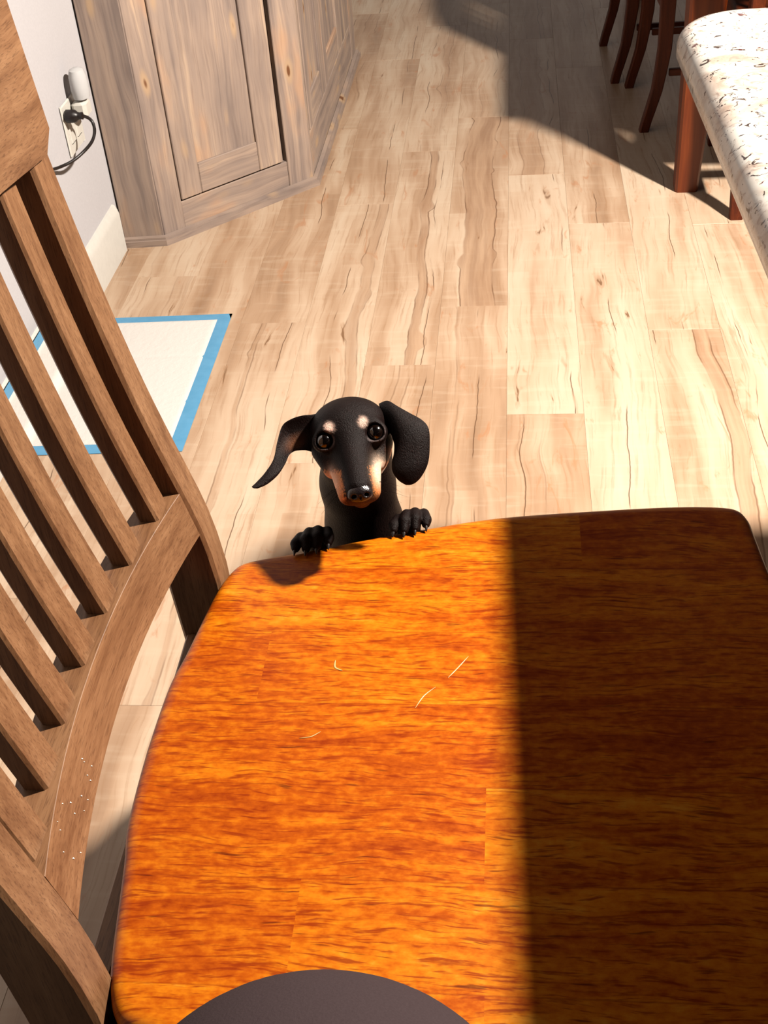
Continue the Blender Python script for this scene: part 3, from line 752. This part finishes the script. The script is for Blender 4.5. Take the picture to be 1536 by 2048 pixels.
for ea, ed, ec in EYES:
    r_ = np.sqrt((a - ea) ** 2 + (d - ed) ** 2); m = np.exp(-((r_ - 9.9) / .8) ** 2) * ss(d - ed + (a - ea) * .5, -3, 5) * (c > 2)
    paint(np.clip(m, 0, .8), (.16, .125, .12))  # highlight on the lower lid edge, painted as a paler rim
m = np.exp(-(((a - 39) / 3) ** 2 + ((d - 22) / 5) ** 2)) * head; paint(np.clip(m * 1.5, 0, .9), (.45, .17, .07))
M_FUR = NT('short_black_and_tan_coat')
o_ = M_FUR.obj(); fv = M_FUR.noise(M_FUR.vmul(o_, (850, 850, 260)), 1.0, 3, .65); fb = M_FUR.noise(o_, 70.0, 3, .6)
colattr = M_FUR.attr('coat', 'GEOMETRY', 'Color')
cc_ = M_FUR.mix(M_FUR.math('MULTIPLY', M_FUR.step(fv, .48, .72), M_FUR.step(fb, .40, .62)), colattr, M_FUR.mix(1.0, colattr, (2.3, 1.75, 1.65), 'MULTIPLY'))  # brighter strand colour mixed in as the sheen of lit hairs
M_FUR.bump(fv, .85, .0011)
M_FUR = M_FUR.done(cc_, .45, .07, 0, .2, .0)
DP = np.array((-.166, 1.20, 0))
dog = big_mesh('dachshund', V - DP, F, M_FUR); dog.location = DP
at = dog.data.color_attributes.new('coat', 'FLOAT_COLOR', 'POINT')
at.data.foreach_set('color', np.concatenate([colr, np.ones((len(V), 1))], 1).astype(np.float32).ravel())
tag(dog, 'black and tan dachshund standing up with its front paws on the seat edge', 'dog')
LW = lambda P: [np.array(p) - DP for p in P]
# ears
def ear(outer, inner, depth, bulge, thick, label=None):
    S = .517; n = 18; rings = []; o2, i2, dd, bb = (catmull([np.atleast_1d(np.array(q, float)) for q in L_], 5) for L_ in (outer, inner, depth, bulge))
    m = len(o2)
    for i in range(m):
        P, Q2 = o2[i], i2[i]; cen = (P + Q2) / 2; hv = (P - Q2) / 2; R = []
        tap = min(1, .25 + 4 * (m - 1 - i) / m)
        if i == m - 1: hv = hv * .3
        for j in range(n):
            q = 2 * math.pi * j / n; w = math.cos(q)
            w = math.copysign(abs(w) ** .8, w)
            px, py = cen + hv * w; dz = dd[i][0] + bb[i][0] * (1 - w * w) + thick * tap * math.sin(q)
            R.append(HO + (CA[:, 0] * (px - 701) * S - CA[:, 1] * (py - 874) * S + HC * dz) * .001 - DP)
        rings.append(R)
    b = MB(); b.loft(rings); o = b.obj('ear', M_FUR, dog, 70)
    at = o.data.color_attributes.new('coat', 'FLOAT_COLOR', 'POINT')
    col = [(.0115, .0068, .0062, 1)] * len(b.V)
    o.data.materials[0] = M_FUR
    return o, at, col, b
o, at, col, b = ear([(758, 803), (776, 798), (797, 811), (820, 825), (845, 840), (858, 858), (860, 893), (856, 928), (842, 955), (828, 968)],
                    [(770, 862), (778, 862), (783, 868), (786, 878), (789, 890), (788, 908), (784, 926), (786, 944), (798, 961), (815, 971)],
                    [-22, -16, -8, -2, 2, 4, 5, 5, 4, 3], [6, 7, 7, 6, 5, 4, 3, 3, 2, 1], 2.4)
at.data.foreach_set('color', np.array(col, np.float32).ravel())
o, at, col, b = ear([(640, 822), (622, 826), (604, 828), (582, 835), (563, 849), (553, 882), (546, 917), (530, 944), (513, 964), (503, 974)],
                    [(640, 905), (626, 903), (612, 899), (598, 899), (587, 901), (577, 909), (570, 926), (556, 949), (535, 968), (513, 978)],
                    [-20, -17, -15, -14, -14, -12, -9, -5, -1, 2], [-4, -6, -8, -9, -8, -5, -2, 1, 1, 1], 2.2)
LV = np.array(b.V) + DP; q = (LV - HO) @ CA * 1000 / .517; ex, ey = 701 + q[:, 0], 874 - q[:, 1]
mk = np.exp(-(((ex - 590 + (ey - 882) * .5) / 16) ** 2 + ((ey - 884) / 13) ** 2))
cl = np.array(col); cl[:, :3] = cl[:, :3] * (1 - mk[:, None]) + np.array((.16, .055, .018)) * mk[:, None]
at.data.foreach_set('color', cl.astype(np.float32).ravel())
# eyes
n = NT('dark_brown_eye'); q = n.sep(n.obj())
rr = n.math('SQRT', n.math('ADD', n.math('POWER', q[0], 2.0), n.math('POWER', q[1], 2.0)))
ec = n.mix(n.step(rr, .0042, .0050), (.002, .001, .001), (.006, .0025, .0015)); ec = n.mix(n.step(rr, .0064, .0072), ec, (.008, .004, .003))
M_EYE = n.done(ec, .12, .5, 1.0, .09)
hm = Matrix([[*(HR.T[i]), 0] for i in range(3)] + [[0, 0, 0, 1]])
for ea, ed, ec_ in EYES:
    b = MB(); rings = []
    for t in np.linspace(.02, math.pi - .02, 16):
        rings.append([(.0096 * math.sin(t) * math.cos(p), .0096 * math.sin(t) * math.sin(p), .0096 * math.cos(t)) for p in np.linspace(0, 2 * math.pi, 28, endpoint=False)])
    b.loft(rings); o = b.obj('eye', M_EYE, dog, 180); o.matrix_basis = Matrix.Translation(hp(ea, ed, ec_) - DP) @ hm
# nose
n = NT('wet_black_nose'); n.bump(n.voro(n.obj(), 900, 'Distance'), .35, .0006); M_NOSE = n.done((.012, .007, .008), .28, .5)
pn = [('e', hp(1, 58.5, 44), mm(11.4, 10.0, 8.0), HR, .003), ('e', hp(-6, 60.5, 42), mm(6, 6.5, 6.5), HR, .003), ('e', hp(8, 60.5, 42), mm(6, 6.5, 6.5), HR, .003),
      ('x', hp(-5.2, 62, 49), mm(2.4, 2.0, 4), HR, .0012), ('x', hp(7.2, 62, 49), mm(2.4, 2.0, 4), HR, .0012), ('x', hp(1, 66, 50.5), mm(.8, 5, 3), HR, .001)]
cN = hp(1, 60, 44)
G_ = [np.arange(cN[i] - .022, cN[i] + .022, .0009) for i in range(3)]
V, F = surface_nets(field(pn, *G_), *G_, 2)
o = big_mesh('nose', V - DP, F, M_NOSE, dog)
for p, q in CLAW:
    b = MB(); b.tube([p - DP, (p * .45 + q * .55) + np.array((0, 0, .0012)) - DP, q - DP], [.0026, .0019, .0005], 8); b.obj('claw', M_BLACK, dog, 60)
# whiskers
M_WHISK = mat_plain('dark_whisker', (.02, .012, .01), .9, .0, .02)
b = MB(); r = random.Random(4)
for s in (-1, 1):
    for i in range(4):
        p0 = hp(s * (16 + r.random() * 4), 48 + r.random() * 14, 28); L_ = 18 + r.random() * 14
        dr_ = HA * s + HD * (.2 + r.random() * .6) + HC * .1; dr_ /= np.linalg.norm(dr_)
        b.tube([p0 - DP, p0 + dr_ * L_ * .0005 - DP, p0 + dr_ * L_ * .001 + HD * .003 - DP], [.00022, .00016, .00006], 4)
o = b.obj('whiskers', M_WHISK, dog, 180); o['kind'] = 'stuff'

# ------------------------------------------------------------------ sitter whose knee shows at the bottom of the photo
pp = []
A_ = lambda p, q, r1, r2, k=.03: pp.append(('c', np.array(p, float), np.array(q, float), r1, r2, k))
A_((-.10, -.24, .69), (.10, -.24, .69), .115, .115); A_((0, -.27, .74), (0, -.30, 1.02), .125, .115)
A_((.09, -.22, .70), (-.095, .232, .805), .098, .084); pp.append(('e', np.array((-.092, .245, .812)), np.array((.106, .098, .080)), None, .03))
A_((-.095, .235, .795), (-.17, .16, .50), .062, .048); A_((-.17, .16, .50), (-.20, .15, .40), .045, .036)
A_((-.09, -.22, .68), (-.03, .10, .64), .092, .070); A_((-.03, .10, .63), (.00, .09, .30), .062, .050); A_((.00, .09, .30), (.00, .06, .075), .047, .034)
A_((.00, .06, .060), (.01, .20, .040), .038, .036, .02); A_((-.20, .15, .39), (-.21, .27, .33), .036, .032, .02)
X = np.arange(-.34, .28, .008); Y = np.arange(-.46, .42, .008); Z = np.arange(-.03, 1.2, .008)
V, F = surface_nets(field(pp, X, Y, Z), X, Y, Z, 5); V[:, 2] = np.maximum(V[:, 2], .001)
n = NT('charcoal_knit_trousers'); w = n.noise(n.obj(), 700, 2, .6); n.bump(w, .3, .0008)
M_TROU = n.done(n.mix(w, (.040, .027, .0285), (.056, .039, .041)), .9, .04, 0, .2, 0)
per = big_mesh('person', V, F, M_TROU); tag(per, 'person in charcoal trousers, one bent knee raised in front of the seat', 'person')
